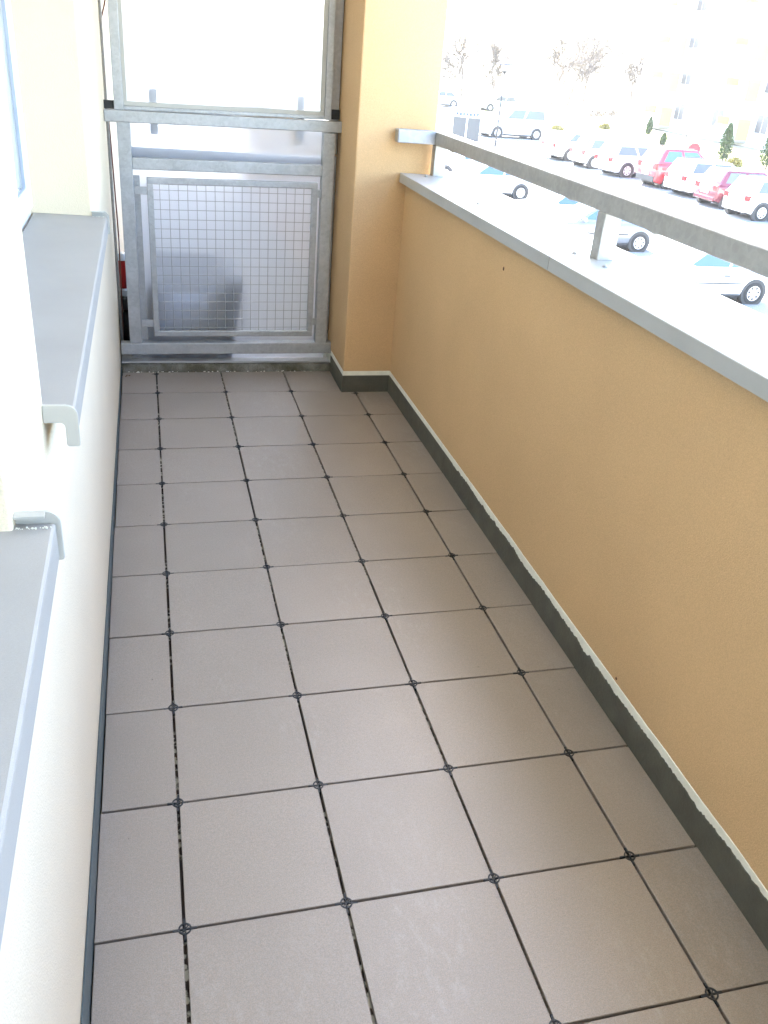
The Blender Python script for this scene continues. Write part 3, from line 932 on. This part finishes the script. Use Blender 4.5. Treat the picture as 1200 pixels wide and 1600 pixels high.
    for q in (1, -1):
        bm = new_bm(); add_box(bm, (ro+r+.12, min(q*hw*.955, q*(hw+.008)), .22), (ro+wb-r-.12, max(q*hw*.955, q*(hw+.008)), .40 if K['low'] else .27)); obj('side_skirt', bm, 'trim', t, .01)
        bm = new_bm(); add_box(bm, (ro+r+.15, min(q*hw*.98, q*(hw+.014)), .54), (ro+wb-r-.2, max(q*hw*.98, q*(hw+.014)), .575)); obj('side_trim', bm, 'trim', t, .005)
        bm = new_bm(); add_box(bm, (-.02, min(q*hw*.56, q*hw*.885), .66 if kind != 'suv' else .80), (.09, max(q*hw*.56, q*hw*.885), .86 if kind != 'suv' else 1.05)); obj('tail_light', bm, 'taillight', t, .02)
        bm = new_bm(); add_box(bm, (L-.16, min(q*hw*.52, q*hw*.86), .56), (L-.02, max(q*hw*.52, q*hw*.86), .69)); obj('headlight', bm, 'headlight', t, .02)
        bm = new_bm(); add_box(bm, (xf1-.35, min(q*hw*.92, q*(hw+.16)), belt+.01), (xf1-.24, max(q*hw*.92, q*(hw+.16)), belt+.13)); obj('wing_mirror', bm, paint, t, .03)
        for hx in ((xr0+(xf1-xr0)*.50,) if kind == 'hatch' else (xr0+(xf1-xr0)*.30, xr0+(xf1-xr0)*.58)):
            bm = new_bm(); add_box(bm, (hx-.09, min(q*hw*.975, q*(hw+.02)), belt-.16), (hx+.09, max(q*hw*.975, q*(hw+.02)), belt-.125)); obj('door_handle', bm, 'trim', t, .006)
    bm = new_bm(); add_box(bm, (-.045, -.26, .52), (-.02, .26, .63)); obj('number_plate', bm, 'plate', t)
    if kind in ('suv', 'estate'):
        for q in (1, -1):
            bm = new_bm(); add_tube(bm, (xr1+.2, q*g1*.9, H+.03), (xf0-.2, q*g1*.9, H+.03), .02, n=8); obj('roof_bar', bm, 'trim', t)
    return t
car('parked_car', 'white three-door hatchback nearest the balcony, nose in, dark side strip on the door', 'car', (15.85, 19.23, -3.8), 180, 'car_white', 'hatch', 1)
car('parked_car', 'silver hatchback partly hidden behind the middle railing post', 'car', (15.93, 25.71, -3.8), 178, 'car_silver', 'hatch', 1)
car('parked_car', 'white hatchback standing just beyond the silver one behind the post', 'car', (15.89, 28.57, -3.8), 180, 'car_white', 'estate', 1)
car('parked_car', 'white car with only its rear wheel arch showing between rail and coping', 'car', (15.79, 36.02, ground_z(15.79, 36)), 181, 'car_white', 'hatch', 1)
car('parked_car', 'white estate farthest along the near row, beside the first railing post', 'car', (16.22, 40.03, ground_z(16.2, 40)), 180, 'car_white', 'estate', 1)
car('parked_car', 'red off-roader with grey lower bumper parked in the far row', 'car', (22.70, 35.52, -3.0), 3, 'car_red', 'suv', -1)
car('parked_car', 'white car between the red off-roader and the maroon car', 'car', (22.83, 33.16, -3.0), 3, 'car_white', 'estate', -1)
car('parked_car', 'maroon car in the far row near the right edge', 'car', (22.33, 30.45, -3.0), 2, 'car_dred', 'hatch', -1)
car('parked_car', 'white car at the right edge in front of the maroon car', 'car', (22.05, 27.95, -3.0), 3, 'car_white', 'hatch', -1)
car('parked_car', 'white car just left of the red off-roader with its rear wheel showing', 'car', (22.40, 39.05, -3.0), 4, 'car_white', 'estate', -1)
car('parked_car', 'pale cream car second left of the red off-roader', 'car', (22.07, 41.89, -3.0), 3, 'car_cream', 'hatch', -1)
car('parked_car', 'white sedan at the left end of the far row', 'car', (22.12, 44.88, -3.0), 3, 'car_white', 'sedan', -1)
car('parked_van', 'white van seen side on beyond the street lamp', 'van', (25.2, 56.9, -3.0), 186, 'car_white', 'van', 1)
car('parked_car', 'white sedan far behind the grey container', 'car', (29.5, 87.9, -3.0), 184, 'car_white', 'sedan', 1)
car('parked_car', 'white hatchback far behind the street lamp pole', 'car', (35.2, 86.45, -3.0), 184, 'car_white', 'hatch', 1)

# ------------------------------------------------------------------ street furniture
t = thing('street_lamp', 'slim street lamp with a wide blue-grey hat on the parking lot', 'street lamp', (19.29, 48.7, -3.0))
bm = new_bm(); add_tube(bm, (0, 0, 0), (0, 0, 3.85), .055, .035, 12); add_tube(bm, (0, 0, 0), (0, 0, .5), .085, .075, 12); obj('pole', bm, 'pole', t, smooth=True)
bm = new_bm(); add_lathe(bm, [(.04, 0), (.05, .03), (.16, .16), (.17, .19)], (0, 0, 3.83), 16); obj('collar', bm, 'pole', t)
bm = new_bm(); add_lathe(bm, [(.15, 0), (.20, .12), (.21, .26), (.15, .30)], (0, 0, 4.02), 16); obj('globe', bm, 'lampglass', t, smooth=True)
bm = new_bm(); add_lathe(bm, [(.50, 0), (.48, .03), (.28, .16), (.14, .24), (.05, .28)], (0, 0, 4.32), 24); obj('hat', bm, 'lamphat', t)
bm = new_bm(); add_lathe(bm, [(.49, 0), (.49, .01)], (0, 0, 4.305), 24); obj('hat_underside', bm, 'pole', t)
t = thing('clothes_container', 'grey sheet-metal container with a blue band on top beside the lamp', 'container', (16.7, 46.6, ground_z(16.9, 46.5)), R(-20))
bm = new_bm(); add_box(bm, (-.72, -.5, 0), (-.03, .5, 1.72)); obj('door_panel', bm, 'boxgrey', t, .02)
bm = new_bm(); add_box(bm, (.05, -.5, 0), (.72, .5, 1.72)); obj('door_panel', bm, 'boxgrey', t, .02)
box('light_strip', (-.029, -.515, 0), (.049, .48, 1.60), 'plate', t)
box('top_panel', (-.74, -.52, 1.721), (.74, .52, 1.80), 'plate', t, .01)
for k in range(7):
    box('blue_panel', (-.62+k*.18, -.45, 1.801), (-.62+k*.18+.14, .45, 1.96), 'boxblue', t)
t = thing('road_sign', 'red octagonal road sign on a pale pole above the red off-roader', 'sign', (29.83, 45.25, -2.9))
bm = new_bm(); add_tube(bm, (0, 0, 0), (0, 0, 1.10), .03, n=10); obj('pole', bm, 'rim', t)
bm = new_bm(); dr = Vector((-.55, -.83, 0)).normalized(); sd_ = Vector((.83, -.55, 0)).normalized()
poly = [Vector((0, 0, .85)) + sd_*.36*math.cos(R(22.5+45*k)) + Vector((0, 0, 1))*.36*math.sin(R(22.5+45*k)) + dr*.035 for k in range(8)]
add_prism(bm, poly, dr*.01); obj('sign_plate', bm, 'signred', t)
t = thing('thin_pole', 'thin pale pole on the lawn behind the red sign', 'pole', (37.02, 57.78, -3.0))
bm = new_bm(); add_tube(bm, (0, 0, 0), (0, 0, 1.9), .035, n=8); obj('shaft', bm, 'bark', t)
box('foot', (-.12, -.12, 0), (.12, .12, .12), 'con_plain', t)

t = thing('bollard', 'thin blue-grey post seen just under the handrail near its far end', 'post', (15.1, 39.3, ground_z(15.1, 39.3)))
bm = new_bm(); add_tube(bm, (0, 0, 0), (0, 0, 1.05), .06, n=12); obj('shaft', bm, 'lamphat', t, smooth=True)
bm = new_bm(); add_lathe(bm, [(.062, 0), (.062, .03), (.03, .06)], (0, 0, 1.05), 12); obj('knob', bm, 'lamphat', t)
# ------------------------------------------------------------------ plants
def conifer(x, y, h, r, label):
    t = thing('thuja_tree', label, 'tree', (x, y, -2.98), random.uniform(0, 6))
    bm = new_bm(); add_tube(bm, (0, 0, 0), (0, 0, h*.9), .05, .012, 7); obj('trunk', bm, 'bark', t)
    bm = new_bm(); rr = random.Random(int(x*100))
    for i in range(2200):
        u = rr.random()**.8; z = .12+u*(h-.12)
        prof = min(1, (1-u)*2.2)**.7 * min(1, .65+u*2)
        a = rr.uniform(0, 6.283); rad = r*prof*(rr.random()**.4)*(1+.18*math.sin(a*3+z*4))
        p = Vector((rad*math.cos(a), rad*math.sin(a), z)); s = rr.uniform(.04, .10)
        d1 = Vector((rr.uniform(-1, 1), rr.uniform(-1, 1), rr.uniform(-.2, .4))).normalized()*s
        d2 = Vector((math.cos(a)*.3, math.sin(a)*.3, 1))*s*1.3
        vs = [bm.verts.new(p), bm.verts.new(p+d1*.6+d2*.5), bm.verts.new(p+d2), bm.verts.new(p-d1*.6+d2*.5)]
        bm.faces.new(vs)
    obj('crown', bm, 'thuja', t)
conifer(34.59, 49.32, 2.15, .36, 'tall columnar thuja right of the red off-roader')
conifer(35.84, 46.66, 2.6, .45, 'broad columnar thuja at the right edge of the view')
conifer(39.4, 67.14, 1.35, .22, 'small thuja farthest left by the apartment block')
conifer(34.91, 57.14, .85, .18, 'lowest little thuja on the lawn left of the red sign')
def bare_tree(x, y, h, label, seed):
    rr = random.Random(seed)
    t = thing('bare_tree', label, 'tree', (x, y, -3.0), 0, 'leafless trees beyond the parking lot')
    bt = new_bm(); bc = new_bm()
    def grow(p, d, L, r, depth):
        n = 3 if depth < 2 else 2
        q = p
        for i in range(n):
            d2 = (d + Vector((rr.uniform(-.16, .16), rr.uniform(-.16, .16), .05))).normalized()
            e = q + d2*(L/n)
            add_tube(bt if depth < 2 else bc, q, e, r*(1-.3*i/n), r*(1-.3*(i+1)/n), 5 if depth < 2 else 3, False)
            q = e; d = d2
            if depth < 5:
                for k in range(2 if depth > 0 else (2 if i else 1)):
                    a = rr.uniform(0, 6.28); sp = rr.uniform(.45, .85)
                    o = d.orthogonal().normalized(); o.rotate(Matrix.Rotation(a, 3, d))
                    grow(q, (d+o*sp).normalized(), L*rr.uniform(.5, .68), max(.034, r*.5), depth+1)
    grow(Vector((0, 0, 0)), Vector((rr.uniform(-.1, .1), 0, 1)).normalized(), h*.5, h*.018, 0)
    obj('trunk', bt, 'bark', t); obj('crown', bc, 'twig', t)
bare_tree(33, 96, 6.5, 'leafless tree behind the grey container', 1)
bare_tree(47, 104, 7.5, 'leafless tree just right of the street lamp', 2)
bare_tree(57, 116, 8.5, 'twiggy leafless tree in the middle of the far tree row', 3)
bare_tree(62, 112, 8, 'leafless tree right of the middle of the far row', 4)
bare_tree(72, 120, 10, 'tall leafless tree beside the apartment block', 5)
bare_tree(64, 103, 7, 'leafless tree closest to the apartment block corner', 6)
bare_tree(38, 99, 6, 'low leafless tree between the grey container and the lamp', 7)
bare_tree(52, 110, 8.5, 'spreading leafless tree right of the lamp', 8)
bare_tree(67, 118, 9, 'leafless tree left of the tall one by the block', 9)
def shrub(x, y, r, label, m='shrub'):
    t = thing('shrub', label, 'shrub', (x, y, ground_z(x, y)))
    rr = random.Random(int(x*10+y)); bm = new_bm()
    for i in range(500):
        v = Vector((rr.gauss(0, 1), rr.gauss(0, 1), rr.gauss(0, 1))).normalized()*r*rr.random()**.4
        v.z = abs(v.z)*.8; s = .09
        d1 = Vector((rr.uniform(-1, 1), rr.uniform(-1, 1), rr.uniform(-1, 1)))*s; d2 = Vector((rr.uniform(-1, 1), rr.uniform(-1, 1), 1))*s
        vs = [bm.verts.new(v), bm.verts.new(v+d1), bm.verts.new(v+d1+d2), bm.verts.new(v+d2)]; bm.faces.new(vs)
    obj('foliage', bm, m, t)
    bm = new_bm()
    for k in range(5): add_tube(bm, (0, 0, 0), (rr.uniform(-r, r)*.6, rr.uniform(-r, r)*.6, r*.6), .02, .008, 5)
    obj('stem', bm, 'bark', t)
shrub(30.9, 66.0, .5, 'small yellowish shrub left of the far parking row')
shrub(34.2, 47.6, .55, 'yellow-green shrub at the foot of the right thuja')
shrub(46.2, 90.0, 1.0, 'low brownish shrub beyond the white van', 'twig')
shrub(49.5, 93.0, 1.1, 'round brown shrub under the far leafless trees', 'twig')
shrub(38, 72, .5, 'little yellow shrub left of the small thuja')

# ------------------------------------------------------------------ apartment block
bl = thing('apartment_block', 'tall pale apartment block with yellow panels on the right', 'building', (46, 0, -3.0))
bm = new_bm(); add_box(bm, (0, 30, 0), (14, 82, 17)); obj('wall', bm, 'block', bl)
bm = new_bm(); add_box(bm, (-.3, 29.7, 17.005), (14.3, 82.3, 17.4)); obj('roof', bm, 'con_plain', bl)
for fl in range(6):
    z = 1.0 + fl*2.8
    for k, y in enumerate((79.5, 74, 68, 62, 56, 50, 44, 38)):
        w_ = box('window', (-.04, y-.8, z), (-.001, y+.8, z+1.4), 'pvc', bl)
        box('pane', (-.055, y-.72, z+.07), (-.041, y-.03, z+1.33), 'blockglass', w_)
        box('pane', (-.055, y+.03, z+.07), (-.041, y+.72, z+1.33), 'blockglass', w_)
    for k, y in enumerate((76.7, 65, 53, 41)):
        bx = box('balcony', (-1.2, y-1.5, z-.75), (-.002, y+1.5, z-.60), 'con_plain', bl)
        box('balcony_front', (-1.2, y-1.5, z-.599), (-1.1, y+1.5, z+.35), 'block', bx)
        box('side_screen', (-1.099, y+1.38, z-.599), (-.003, y+1.5, z+.9), 'blockyellow', bx)
        box('side_screen', (-1.099, y-1.5, z-.599), (-.003, y-1.38, z+.9), 'blockyellow', bx)

# ------------------------------------------------------------------ haze volume added outdoors to imitate lens glare
hm = bpy.data.materials.new('haze')
hm.use_nodes = True
n = hm.node_tree.nodes; l = hm.node_tree.links
n.remove(n['Principled BSDF'])
pv_ = n.new('ShaderNodeVolumePrincipled')
pv_.inputs['Color'].default_value = (.95, .96, 1, 1)
pv_.inputs['Density'].default_value = .0004
pv_.inputs['Anisotropy'].default_value = .2
l.new(pv_.outputs[0], n['Material Output'].inputs['Volume'])
M['haze'] = hm
hz = box('haze', (-1520, -820, -5.2), (2520, 3520, 17.5), 'haze'); hz['kind'] = 'stuff'
